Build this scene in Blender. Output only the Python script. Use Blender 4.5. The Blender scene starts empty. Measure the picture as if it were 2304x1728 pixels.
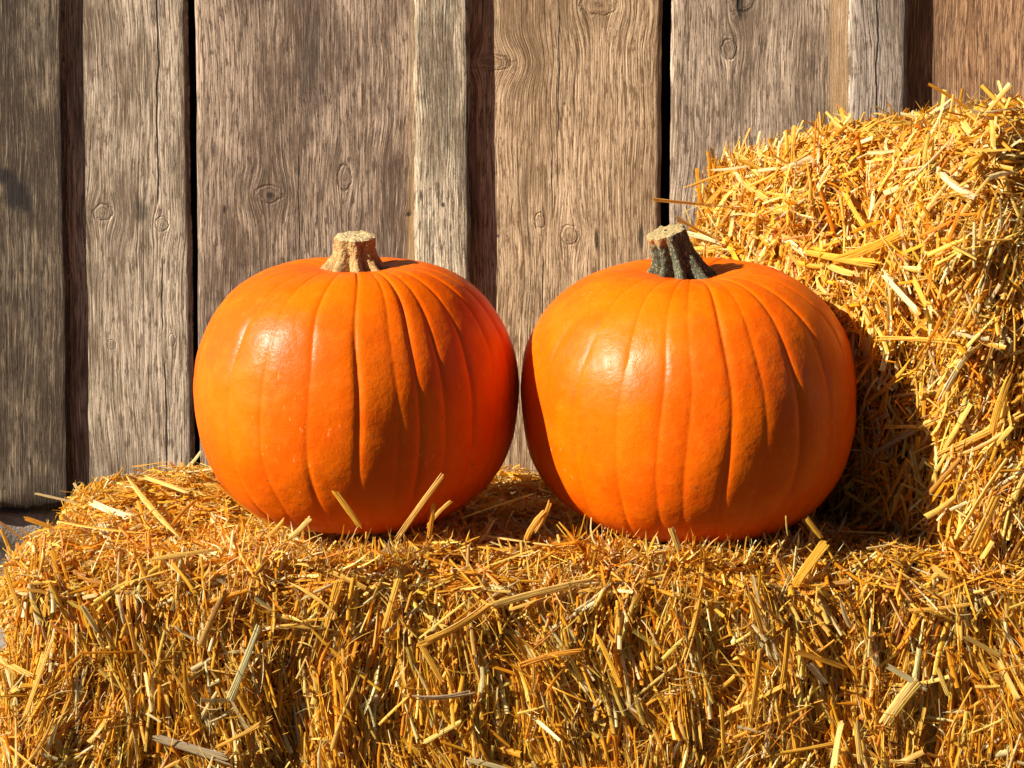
import bpy, math, numpy as np
from mathutils import Vector, Matrix
R = math.radians
sc = bpy.context.scene
# ------------------------------------------------------------------ camera
FPX = 4800.0; EYE = 0.414; PITCH = R(3.5); SHIFT = -301/2304
cd = bpy.data.cameras.new("camera"); cam = bpy.data.objects.new("camera", cd)
sc.collection.objects.link(cam); sc.camera = cam
cd.sensor_width = 36; cd.lens = FPX/2304*36; cd.shift_y = SHIFT
cd.clip_start = 0.05; cd.clip_end = 400
cam.location = (0, 0, EYE); cam.rotation_euler = (R(90)-PITCH, 0, 0)
sc.render.resolution_x = 1024; sc.render.resolution_y = 768
# ------------------------------------------------------------------ sun and sky
SUN = Vector((-0.787, -0.345, 0.512)).normalized()      # towards the sun
elev = math.asin(SUN.z); az = math.atan2(SUN.x, SUN.y)
w = bpy.data.worlds.new("World"); sc.world = w; w.use_nodes = True
nt = w.node_tree; bg = nt.nodes["Background"]
sky = nt.nodes.new("ShaderNodeTexSky"); sky.sky_type = 'NISHITA'; sky.sun_disc = False
sky.sun_elevation = elev; sky.sun_rotation = az; sky.air_density = 0.5; sky.dust_density = 0.4; sky.ozone_density = 0.6
nt.links.new(sky.outputs[0], bg.inputs[0]); bg.inputs[1].default_value = 0.05
sl = bpy.data.lights.new("sun", 'SUN'); sl.energy = 5.0; sl.angle = R(0.5); sl.color = (1, 0.93, 0.82)
so = bpy.data.objects.new("sun", sl); sc.collection.objects.link(so)
so.rotation_euler = SUN.to_track_quat('Z', 'Y').to_euler(); so.location = (-3, -2, 3)
sc.view_settings.view_transform = 'Standard'; sc.view_settings.look = 'None'
sc.view_settings.exposure = 1.12; sc.view_settings.gamma = 1
rng = np.random.default_rng(7)
C = sc.collection
# ------------------------------------------------------------------ helpers
def mesh(name, V, F, mat, parent=None, smooth=True, loc=(0, 0, 0)):
    me = bpy.data.meshes.new(name)
    V = np.asarray(V, dtype=np.float32); F = np.asarray(F, dtype=np.int32)
    k = F.shape[1]
    me.vertices.add(len(V)); me.vertices.foreach_set('co', V.ravel())
    me.loops.add(F.size); me.loops.foreach_set('vertex_index', F.ravel())
    me.polygons.add(len(F)); me.polygons.foreach_set('loop_start', np.arange(0, F.size, k, dtype=np.int32))
    me.update(calc_edges=True); me.validate()
    if smooth: me.polygons.foreach_set('use_smooth', np.ones(len(me.polygons), dtype=bool))
    if mat: me.materials.append(mat)
    o = bpy.data.objects.new(name, me); C.objects.link(o)
    if parent: o.parent = parent
    else: o.location = loc
    return o
def tag(o, label=None, cat=None, group=None, kind=None):
    if label: o['label'] = label
    if cat: o['category'] = cat
    if group: o['group'] = group
    if kind: o['kind'] = kind
    return o
def empty(name, loc=(0, 0, 0), rz=0):
    o = bpy.data.objects.new(name, None); C.objects.link(o); o.location = loc; o.rotation_euler.z = rz
    o.empty_display_size = 0.05; return o
def fcol(me, name, arr):
    a = me.attributes.new(name, 'FLOAT_COLOR', 'POINT'); a.data.foreach_set('color', np.asarray(arr, dtype=np.float32).ravel())
def fvec(me, name, arr):
    a = me.attributes.new(name, 'FLOAT_VECTOR', 'POINT'); a.data.foreach_set('vector', np.asarray(arr, dtype=np.float32).ravel())
_ph = np.random.default_rng(3).uniform(0, 6.28, (64, 3))
_dr = np.random.default_rng(4).normal(size=(64, 3)); _dr /= np.linalg.norm(_dr, axis=1)[:, None]
def nz(P, scale, seed=0, n=10):
    """smooth pseudo noise, about -1..1"""
    s = np.zeros(len(P))
    for i in range(n):
        j = (seed*7+i*5) % 64
        q = P @ _dr[j]; q2 = P @ _dr[(j+13) % 64]
        s += np.sin(q*scale*(0.7+0.09*i)+_ph[j, 0]+1.7*np.sin(q2*scale*0.6+_ph[j, 1]))
    return s/(n**0.5*0.9)
def ray(px, py):
    """direction in the world of a pixel of the 2304 x 1728 photograph"""
    cx = (px-1152)/FPX; cy = (864-py)/FPX + SHIFT*2304/FPX
    d = np.array([cx, math.cos(PITCH)+cy*math.sin(PITCH), cy*math.cos(PITCH)-math.sin(PITCH)])
    return d
def at(px, py, Y):
    d = ray(px, py); return np.array([0, 0, EYE]) + d*(Y/d[1])
# ------------------------------------------------------------------ node helper
class N:
    def __init__(s, name):
        s.m = bpy.data.materials.new(name); s.m.use_nodes = True; s.t = s.m.node_tree
        s.b = s.t.nodes['Principled BSDF']
    def n(s, kind, **kw):
        nd = s.t.nodes.new('ShaderNode'+kind)
        for k, v in kw.items():
            if k.startswith('i_'):
                key = k[2:]; key = int(key) if key.isdigit() else key
                s.set(nd.inputs[key], v)
            else: setattr(nd, k, v)
        return nd
    def set(s, inp, v):
        if isinstance(v, bpy.types.NodeSocket): s.t.links.new(v, inp)
        else: inp.default_value = v
    def math(s, op, a, b=None, c=None, clamp=False):
        nd = s.n('Math', operation=op); nd.use_clamp = clamp
        s.set(nd.inputs[0], a)
        if b is not None: s.set(nd.inputs[1], b)
        if c is not None: s.set(nd.inputs[2], c)
        return nd.outputs[0]
    def vm(s, op, a, b=None, out=0):
        nd = s.n('VectorMath', operation=op); s.set(nd.inputs[0], a)
        if b is not None: s.set(nd.inputs[1], b)
        return nd.outputs[out]
    def noise(s, vec, scale=1.0, detail=2.0, rough=0.5, dist=0.0, col=False):
        nd = s.n('TexNoise'); s.set(nd.inputs['Vector'], vec); nd.inputs['Scale'].default_value = scale
        nd.inputs['Detail'].default_value = detail; nd.inputs['Roughness'].default_value = rough
        nd.inputs['Distortion'].default_value = dist
        return nd.outputs['Color' if col else 'Fac']
    def ss(s, v, lo, hi, a=0.0, b=1.0):
        nd = s.n('MapRange', interpolation_type='SMOOTHSTEP'); s.set(nd.inputs[0], v)
        for i, q in enumerate((lo, hi, a, b)): s.set(nd.inputs[i+1], q)
        return nd.outputs[0]
    def mix(s, f, a, b, mode='MIX'):
        nd = s.n('Mix', data_type='RGBA', blend_type=mode); s.set(nd.inputs[0], f)
        for i, q in ((6, a), (7, b)):
            if isinstance(q, tuple) and len(q) == 3: q = (*q, 1)
            s.set(nd.inputs[i], q)
        return nd.outputs[2]
    def comb(s, x, y, z):
        nd = s.n('CombineXYZ'); s.set(nd.inputs[0], x); s.set(nd.inputs[1], y); s.set(nd.inputs[2], z); return nd.outputs[0]
    def bump(s, h, strength, dist, normal=None):
        nd = s.n('Bump'); s.set(nd.inputs['Height'], h); nd.inputs['Strength'].default_value = strength
        nd.inputs['Distance'].default_value = dist
        if normal is not None: s.set(nd.inputs['Normal'], normal)
        return nd.outputs[0]
# ------------------------------------------------------------------ WOOD
YW = 2.85                                   # face of the base boards
def wx(px): return (px-1152)/FPX*YW*1.0
def wz(py): return at(1152, py, YW)[2]
def wood(name, light, mid, dark, stain=0.4, ring=0.5, freq=150., seed=0, knots=(), cracks=(), blots=(), rough=0.5, band=None):
    """weathered board: fibres, growth rings, knots the grain flows round, cracks and stains (world metres)"""
    a = N(name); g = a.n('NewGeometry').outputs['Position']
    sp = a.n('SeparateXYZ'); a.set(sp.inputs[0], g); X, Y, Z = sp.outputs
    gx = X; core = None; halo = None
    for (kx, kz, rx, rz) in knots:
        vx = a.math('DIVIDE', a.math('SUBTRACT', X, kx), rx); vz = a.math('DIVIDE', a.math('SUBTRACT', Z, kz), rz)
        vx1 = a.math('MULTIPLY', vx, 0.55); vz1 = a.math('MULTIPLY', vz, 0.38)
        d2 = a.math('ADD', a.math('MULTIPLY', vx1, vx1), a.math('MULTIPLY', vz1, vz1))
        wgt = a.math('EXPONENT', a.math('MULTIPLY', d2, -1.0))
        gx = a.math('SUBTRACT', gx, a.math('MULTIPLY', a.math('MULTIPLY', vx, wgt), rx*0.62))
        dd = a.math('SQRT', a.math('ADD', a.math('MULTIPLY', vx, vx), a.math('MULTIPLY', vz, vz)))
        kw = a.noise(a.comb(a.math('MULTIPLY', X, 55.), kx*40, a.math('MULTIPLY', Z, 55.)), 1, 4, 0.65)
        dd = a.math('ADD', dd, a.math('MULTIPLY', a.math('SUBTRACT', kw, 0.5), 1.1))
        core = dd if core is None else a.math('MINIMUM', core, dd)
    lo = a.comb(a.math('MULTIPLY', X, 5.0), a.math('MULTIPLY', Z, 1.6), seed*3.1)
    warp = a.math('SUBTRACT', a.noise(lo, 1, 2), 0.5)
    gx = a.math('ADD', gx, a.math('MULTIPLY', warp, 0.045))
    lo2 = a.comb(a.math('MULTIPLY', X, 22.), a.math('MULTIPLY', Z, 9.), seed*1.7)
    gx = a.math('ADD', gx, a.math('MULTIPLY', a.math('SUBTRACT', a.noise(lo2, 1, 2), 0.5), 0.010))
    # fibres
    fv = a.comb(a.math('MULTIPLY', gx, 820.), a.math('MULTIPLY', Z, 15.), seed*5.3)
    fib = a.noise(fv, 1, 4, 0.72)
    fv2 = a.comb(a.math('MULTIPLY', gx, 300.), a.math('MULTIPLY', Z, 14.), seed*2.3+4)
    fib2 = a.noise(fv2, 1, 3, 0.65)
    # growth rings, thin dark lines of uneven strength
    rv = a.comb(a.math('MULTIPLY', gx, 9.), a.math('MULTIPLY', Z, 0.8), seed*9.1)
    ph = a.math('ADD', a.math('MULTIPLY', gx, freq), a.math('MULTIPLY', a.noise(rv, 1, 3), 9.0))
    tri = a.math('PINGPONG', ph, 0.5)
    line = a.ss(tri, 0.0, 0.20, 1.0, 0.0)
    lv = a.comb(a.math('MULTIPLY', gx, 45.), a.math('MULTIPLY', Z, 3.), seed+11)
    line = a.math('MULTIPLY', line, a.ss(a.noise(lv, 1, 2), 0.40, 0.66))
    # stains
    mv = a.comb(a.math('MULTIPLY', gx, 42.), a.math('MULTIPLY', Z, 15.), seed*4.4)
    mot = a.noise(mv, 1, 6, 0.68)
    bigv = a.comb(a.math('MULTIPLY', gx, 16.), a.math('MULTIPLY', Z, 4.5), seed*6.2+2)
    big = a.noise(bigv, 1, 3, 0.55)
    sv = a.comb(a.math('MULTIPLY', gx, 230.), a.math('MULTIPLY', Z, 30.), seed*8.+1)
    spk = a.noise(sv, 1, 4, 0.7)
    col = a.mix(a.ss(a.math('ADD', a.math('MULTIPLY', big, 0.55), a.math('MULTIPLY', mot, 0.45)), 0.42, 0.58), light, mid)
    st = a.ss(a.math('ADD', a.math('MULTIPLY', mot, 0.6), a.math('MULTIPLY', big, 0.4)), 0.62-0.18*stain, 0.78-0.14*stain)
    blv = a.comb(a.math('MULTIPLY', gx, 11.), a.math('MULTIPLY', Z, 3.2), seed*2.9+7)
    bl = a.noise(blv, 1, 4, 0.6)
    col = a.mix(a.ss(bl, 0.50, 0.64, 0, 0.7), col, dark); col = a.mix(a.ss(bl, 0.46, 0.32, 0, 0.45), col, tuple(min(1, c*1.35) for c in light))
    col = a.mix(a.math('MULTIPLY', st, 0.85), col, dark)
    col = a.mix(a.math('MULTIPLY', a.ss(spk, 0.51, 0.60), 0.92), col, dark)
    col = a.mix(a.math('MULTIPLY', a.ss(spk, 0.46, 0.30), 0.35), col, tuple(min(1, c*1.35) for c in light))
    col = a.mix(a.math('MULTIPLY', a.ss(fib, 0.52, 0.36), 0.92), col, (light[0]*0.26, light[1]*0.20, light[2]*0.14))
    col = a.mix(a.math('MULTIPLY', a.ss(fib, 0.53, 0.66), 0.60), col, tuple(min(1, c*1.75) for c in light))
    col = a.mix(a.math('MULTIPLY', a.ss(fib2, 0.52, 0.36), 0.45), col, tuple(c*0.38 for c in mid))
    col = a.mix(a.math('MULTIPLY', line, ring), col, tuple(c*0.33 for c in dark))
    h = a.math('ADD', a.math('MULTIPLY', fib, 0.9), a.math('ADD', a.math('MULTIPLY', fib2, 0.4), a.math('MULTIPLY', spk, -0.5)))
    h = a.math('SUBTRACT', h, a.math('MULTIPLY', line, 0.5*ring))
    if band is not None:        # a strip of fresher tan wood left where a batten used to lie: (x0, x1)
        f = a.math('MULTIPLY', a.ss(gx, band[0], band[0]+0.012), a.ss(a.noise(mv, 0.5, 3), 0.25, 0.6, 0.5, 1.0))
        col = a.mix(a.math('MULTIPLY', f, 0.8), col, a.mix(fib, (0.33, 0.19, 0.075), (0.50, 0.33, 0.16)))
    if core is not None:
        kn = a.math('PINGPONG', a.math('ADD', a.math('MULTIPLY', core, 1.7), a.math('MULTIPLY', spk, 1.5)), 0.5)
        inside = a.ss(core, 1.15, 0.8)
        kcol = a.mix(a.ss(kn, 0.0, 0.25), tuple(c*0.7 for c in dark), tuple(c*0.95 for c in mid))
        kcol = a.mix(a.ss(core, 0.55, 0.25, 0, 0.35), kcol, tuple(c*0.35 for c in dark))
        edge = a.math('MULTIPLY', a.ss(core, 1.28, 1.08), a.ss(core, 0.88, 1.05))
        col = a.mix(a.math('MULTIPLY', inside, 0.5), col, kcol)
        col = a.mix(a.math('MULTIPLY', edge, a.ss(spk, 0.44, 0.58, 0.0, 0.35)), col, tuple(c*0.25 for c in dark))
        h = a.math('SUBTRACT', h, a.math('MULTIPLY', edge, 0.6))
    for (bx, bz, rx, rz, s) in blots:          # old dark water stains / nail rust of a shape of their own
        q = a.noise(a.comb(a.math('MULTIPLY', X, 40.), 0., a.math('MULTIPLY', Z, 25.)), 1, 4, 0.6)
        vx = a.math('DIVIDE', a.math('SUBTRACT', X, bx), rx); vz = a.math('DIVIDE', a.math('SUBTRACT', Z, bz), rz)
        dd = a.math('SQRT', a.math('ADD', a.math('MULTIPLY', vx, vx), a.math('MULTIPLY', vz, vz)))
        dd = a.math('ADD', dd, a.math('MULTIPLY', a.math('SUBTRACT', q, 0.5), 1.6))
        col = a.mix(a.math('MULTIPLY', a.ss(dd, 1.1, 0.35), s), col, (0.018, 0.011, 0.007))
    col = a.mix(1.0, col, (1.02, 1.01, 1.0), 'MULTIPLY')
    for (cx_, z0, z1, wd) in cracks:
        wob = a.math('MULTIPLY', a.math('SUBTRACT', a.noise(a.comb(0., cx_*50, a.math('MULTIPLY', Z, 14.)), 1, 3), 0.5), 0.012)
        dx = a.math('ABSOLUTE', a.math('SUBTRACT', a.math('ADD', X, wob), cx_))
        along = a.math('MULTIPLY', a.ss(Z, z0, z0+0.05), a.ss(Z, z1, z1-0.05))
        m = a.math('MULTIPLY', a.ss(dx, wd, wd*0.35), a.ss(along, 0.05, 0.4))
        col = a.mix(a.math('MULTIPLY', m, 0.93), col, (0.008, 0.005, 0.004))
        h = a.math('SUBTRACT', h, a.math('MULTIPLY', m, 2.0))
    a.set(a.b.inputs['Base Color'], col); a.b.inputs['Roughness'].default_value = 0.78
    a.b.inputs['Specular IOR Level'].default_value = 0.3
    a.set(a.b.inputs['Normal'], a.bump(h, min(1.0, rough+0.2), 0.0028))
    return a.m
def board(name, x0, x1, z0, z1, yf, th, mat, parent, seed, lean=0.0, edgew=0.0006, cup=0.0015):
    """sawn board with uneven edges, a slightly wavy face and soft arrises"""
    nx = max(6, int((x1-x0)/0.008)); nzv = int((z1-z0)/0.02)
    u = np.linspace(0, 1, nx+1); zz = np.linspace(z0, z1, nzv+1)
    U, Z = np.meshgrid(u, zz); Z = Z.copy()
    f = lambda s: (np.sin(Z*11+s)+0.7*np.sin(Z*27+s*2.3)+0.5*np.sin(Z*63+s*1.7)+.3*np.sin(Z*140+s))*edgew
    L = x0+lean*Z+f(seed); Rr = x1+lean*Z+f(seed*1.9+3)
    X = L+(Rr-L)*U
    arr = np.where((U < 0.001) | (U > 0.999), 0.0016, 0.0)
    Yv = yf+arr+cup*np.sin(U*3.14*1.0+seed)*0.6+0.0006*np.sin(Z*9+seed+U*4)
    Z = Z+np.where(np.arange(nzv+1)[:, None] == 0, 0.0025*np.sin(U*9+seed)+0.0012*np.sin(U*41), 0)
    front = np.stack([X, Yv, Z], -1).reshape(-1, 3)
    back = front.copy(); back[:, 1] = yf+th
    V = np.vstack([front, back]); n = len(front); W = nx+1
    idx = np.arange(n).reshape(nzv+1, W)
    q = lambda A, B, Cc, D: np.stack([A.ravel(), B.ravel(), Cc.ravel(), D.ravel()], -1)
    F = [q(idx[:-1, :-1], idx[:-1, 1:], idx[1:, 1:], idx[1:, :-1]),
         q(idx[:-1, :-1]+n, idx[1:, :-1]+n, idx[1:, 1:]+n, idx[:-1, 1:]+n)]
    for e, fl in ((idx[:, 0], 0), (idx[:, -1], 1), (idx[0, :], 1), (idx[-1, :], 0)):
        a_, b_ = e[:-1], e[1:]
        F.append(q(a_, b_, b_+n, a_+n) if fl == 0 else q(b_, a_, a_+n, b_+n))
    o = mesh(name, V, np.vstack(F), mat, parent, smooth=False)
    return o
ZB = wz(1140); ZT = 1.5
barn = empty('barn_wall', (0, YW, ZB)); tag(barn, 'weathered grey brown barn wall of upright boards and battens behind the pumpkins', 'wall')
bar = lambda *a, **k: board(*a, **k)
def shiftp(o):      # children are built in world metres; the parent stands at the wall's foot
    o.matrix_parent_inverse = Matrix.Translation((0, -YW, -ZB)); return o
BT = 0.0150
GA = (0.36, 0.275, 0.185); 
Wd = {}
Wd['a'] = wood('wood_grey_tan', (0.53, 0.42, 0.30), (0.30, 0.23, 0.15), (0.12, 0.08, 0.05), 0.25, 0.5, 120, 1,
   knots=[(wx(232), wz(478), .013, .010), (wx(365), wz(505), .008, .009), (wx(247), wz(776), .005, .006), (wx(384), wz(765), .004, .008)],
   cracks=[(wx(357), wz(480), wz(-60), .0016), (wx(362), wz(760), wz(560), .0012), (wx(369), wz(1100), wz(800), .0013), (wx(404), wz(1100), wz(930), .0009)],
   blots=[(wx(315), wz(478), .012, .02, .6), (wx(390), wz(360), .005, .03, .5), (wx(356), wz(10), .010, .03, .5)])
Wd['b'] = wood('wood_grey_brown', (0.43, 0.315, 0.218), (0.21, 0.142, 0.090), (0.075, 0.045, 0.030), 0.75, 0.35, 130, 2,
   knots=[(wx(607), wz(437), .016, .011), (wx(776), wz(398), .009, .016), (wx(918), wz(480), .004, .004)],
   cracks=[(wx(672), wz(620), wz(330), .0010)],
   blots=[(wx(608), wz(440), .007, .006, .8), (wx(505), wz(472), .003, .007, .9), (wx(478), wz(118), .004, .005, .7), (wx(918), wz(481), .004, .004, .9), (wx(700), wz(150), .02, .12, .35)],
   band=(wx(905), 0))
Wd['bat'] = wood('wood_pale_batten', (0.70, 0.56, 0.39), (0.48, 0.37, 0.24), (0.10, 0.07, 0.045), 0.1, 0.95, 260, 3,
   cracks=[], blots=[(wx(948), wz(440), .003, .010, .8), (wx(998), wz(460), .003, .004, .9)], rough=1.0)
Wd['c'] = wood('wood_tan', (0.62, 0.43, 0.255), (0.46, 0.30, 0.165), (0.17, 0.09, 0.035), 0.25, 0.65, 120, 4,
   knots=[(wx(1216), wz(497), .007, .010), (wx(1281), wz(528), .011, .012), (wx(1345), wz(10), .022, .014), (wx(1100), wz(140), .03, .010)],
   cracks=[(wx(1258), wz(330), wz(-60), .0010), (wx(1222), wz(850), wz(560), .0010), (wx(1240), wz(480), wz(330), .0008)],
   blots=[(wx(1342), wz(540), .003, .020, .9), (wx(1443), wz(535), .004, .022, .85), (wx(1270), wz(233), .003, .004, .7), (wx(1121), wz(531), .003, .003, .8)])
Wd['d'] = wood('wood_silver_brown', (0.52, 0.395, 0.28), (0.27, 0.195, 0.13), (0.10, 0.065, 0.042), 0.45, 0.35, 120, 5,
   knots=[(wx(1665), wz(-10), .018, .022), (wx(1640), wz(110), .010, .012)],
   cracks=[(wx(1660), wz(40), wz(-60), .003)],
   blots=[(wx(1662), wz(10), .007, .024, .9)], band=(wx(1862), 0))
Wd['bat2'] = wood('wood_silver_batten', (0.37, 0.30, 0.235), (0.29, 0.225, 0.165), (0.11, 0.075, 0.05), 0.2, 0.5, 170, 6,
   cracks=[(wx(1966), wz(330), wz(-60), .0015)])
Wd['e'] = wood('wood_brown', (0.48, 0.275, 0.14), (0.31, 0.16, 0.075), (0.13, 0.07, 0.035), 0.3, 0.3, 120, 7)
Wd['l'] = wood('wood_dark_brown', (0.24, 0.18, 0.115), (0.095, 0.062, 0.034), (0.032, 0.019, 0.010), 1.3, 0.4, 120, 8,
   blots=[(wx(48), wz(435), .026, .034, 1.0), (wx(8), wz(395), .028, .018, 1.0), (wx(80), wz(700), .02, .05, .5)])
zt = ZT
P_ = [('board', wx(-240), wx(60), 'd', 0, 0), ('board', wx(62), wx(430), 'a', 0, -0.006), ('board', wx(444), wx(1012), 'b', 0, -0.002),
      ('board', wx(1014), wx(1486), 'c', 0, 0.003), ('board', wx(1508), wx(1968), 'd', 0, 0.002), ('board', wx(1971), wx(2420), 'e', 0, 0.004),
      ('board', wx(2432), wx(2900), 'b', 0, 0), ('board', wx(-620), wx(-250), 'c', 0, 0)]
for i, (nm, x0, x1, k, dy, ln) in enumerate(P_):
    shiftp(board(nm, x0, x1, ZB+0.004*math.sin(i*2.1), zt, YW, 0.022, Wd[k], barn, i*1.7, ln))
lab = {'l': 'dark mottled batten at the left end of the wall', 'bat': 'pale deeply grained batten', 'bat2': 'silver grey batten with a long crack'}
for i, (x0, x1, k, ln) in enumerate([(wx(-60), wx(153), 'l', -0.002), (wx(936), wx(1060), 'bat', -0.003), (wx(1901), wx(2030), 'bat2', 0.004), (wx(-560), wx(-420), 'bat', 0), (wx(2600), wx(2730), 'bat', 0)]):
    o = shiftp(board('batten', x0, x1, ZB+(0 if k == 'l' else -0.01), zt, YW-BT*(.72 if k == 'l' else 1)-0.0015, BT*(.72 if k == 'l' else 1), Wd[k], barn, 5+i*2.2, ln, edgew=0.0008, cup=0.0008))
    o['label'] = lab[k]
dk = N('interior_dark'); dk.b.inputs['Base Color'].default_value = (0.012, 0.010, 0.009, 1); dk.b.inputs['Roughness'].default_value = 0.95  # near-black colour stands in for the unlit interior behind the board gaps
def box(name, x0, x1, y0, y1, z0, z1, mat, parent=None):
    V = [(x, y, z) for x in (x0, x1) for y in (y0, y1) for z in (z0, z1)]
    F = [(0, 1, 3, 2), (4, 6, 7, 5), (0, 4, 5, 1), (2, 3, 7, 6), (0, 2, 6, 4), (1, 5, 7, 3)]
    return mesh(name, V, F, mat, parent, smooth=False)
shiftp(box('gap_dark_sheet', wx(-600), wx(2880), YW+0.055, YW+0.075, ZB+0.002, zt, dk.m, barn))
# added slab, out of view above, blocking overhead sky to deepen wall shade
shiftp(box('overhead_sky_screen', wx(-700), wx(3000), YW-0.62, YW+0.3, ZT+0.02, ZT+0.06, Wd['d'], barn))
# ------------------------------------------------------------------ foundation and ground
GZ = -0.42
cm = N('rough_stone'); p = cm.n('NewGeometry').outputs['Position']
n1 = cm.noise(p, 30, 6, 0.65); n2 = cm.noise(p, 240, 3, 0.7)
c = cm.mix(cm.ss(n1, 0.35, 0.65), (0.17, 0.135, 0.105), (0.36, 0.30, 0.235)); c = cm.mix(cm.ss(n2, 0.5, 0.7, 0, 0.6), c, (0.11, 0.09, 0.08))
cm.set(cm.b.inputs['Base Color'], c); cm.b.inputs['Roughness'].default_value = 0.9
cm.set(cm.b.inputs['Normal'], cm.bump(cm.math('ADD', n1, cm.math('MULTIPLY', n2, 0.4)), 0.8, 0.006))
nx, nn = 340, 60
U, Vv = np.meshgrid(np.linspace(wx(-640), wx(2900), nx+1), np.linspace(0, 1, nn+1))
Pp = np.stack([U.ravel(), np.zeros(U.size), Vv.ravel()*0.4], -1)
top = ZB-0.004-0.004*(1+nz(Pp*[1, 1, 0], 60, 3))
Zz = GZ-0.02+(top-GZ+0.02)*Vv.ravel()
Yy = YW+0.012+0.006*nz(np.stack([U.ravel(), Zz, Zz], -1), 40, 5)+0.05*np.clip(Vv.ravel()-0.97, 0, 1)
V = np.stack([U.ravel(), Yy, Zz], -1); idx = np.arange(len(V)).reshape(nn+1, nx+1)
F = np.stack([idx[:-1, :-1].ravel(), idx[:-1, 1:].ravel(), idx[1:, 1:].ravel(), idx[1:, :-1].ravel()], -1)
Vb = V.copy(); Vb[:, 1] = YW+0.16; V2 = np.vstack([V, Vb]); n = len(V)
e = idx[-1]; Ft = np.stack([e[:-1], e[1:], e[1:]+n, e[:-1]+n], -1)
Fb = F[:, ::-1]+n
fo = mesh('stone_foundation', V2, np.vstack([F, Ft, Fb]), cm.m)
tag(fo, 'rough grey stone foundation under the barn boards left of the straw', 'foundation')
gm = N('packed_earth'); p = gm.n('NewGeometry').outputs['Position']
g1 = gm.noise(p, 6, 6, 0.6); g2 = gm.noise(p, 90, 4, 0.7)
gc = gm.mix(g1, (0.045, 0.035, 0.022), (0.09, 0.065, 0.04)); gc = gm.mix(gm.ss(g2, 0.52, 0.66, 0, 0.5), gc, (0.22, 0.16, 0.08))
gm.set(gm.b.inputs['Base Color'], gc); gm.b.inputs['Roughness'].default_value = 0.95
gm.set(gm.b.inputs['Normal'], gm.bump(gm.math('ADD', g1, g2), 0.6, 0.01))
gr = mesh('ground', [(-120, -120, GZ), (120, -120, GZ), (120, 120, GZ), (-120, 120, GZ)], [(0, 1, 2, 3)], gm.m, smooth=False)
tag(gr, kind='structure')
# added dark green bank behind the camera, unseen, hiding low sky to deepen shade
wn = N('sky_screen_green'); wn.b.inputs['Base Color'].default_value = (0.035, 0.05, 0.018, 1); wn.b.inputs['Roughness'].default_value = 0.9
U, Vv = np.meshgrid(np.linspace(-34, 34, 400), np.linspace(0, 1, 60))
q = np.stack([U.ravel(), 7*Vv.ravel(), U.ravel()*0], -1)
hh = 6.2+1.1*nz(q*[1, 0, 0], 0.9, 2)
V = np.stack([U.ravel(), -11+0.7*nz(q, 1.3, 4)+0.4*nz(q, 4, 6)-2.5*Vv.ravel()**3, GZ-.1+Vv.ravel()*hh+0.25*nz(q, 5, 8)*Vv.ravel()], -1)
idx = np.arange(len(V)).reshape(60, 400); F = np.stack([idx[:-1, :-1].ravel(), idx[:-1, 1:].ravel(), idx[1:, 1:].ravel(), idx[1:, :-1].ravel()], -1)
V2 = V.copy(); V2[:, 1] = -19; nV = len(V)
e = idx[-1]; Ft = np.stack([e[:-1], e[1:], e[1:]+nV, e[:-1]+nV], -1)
wo = mesh('low_sky_screen', np.vstack([V, V2]), np.vstack([F, Ft, F[:, ::-1]+nV]), wn.m); tag(wo, 'added dark green bank behind the viewer that blocks the low sky', 'low_sky_screen', kind='stuff')
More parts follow.
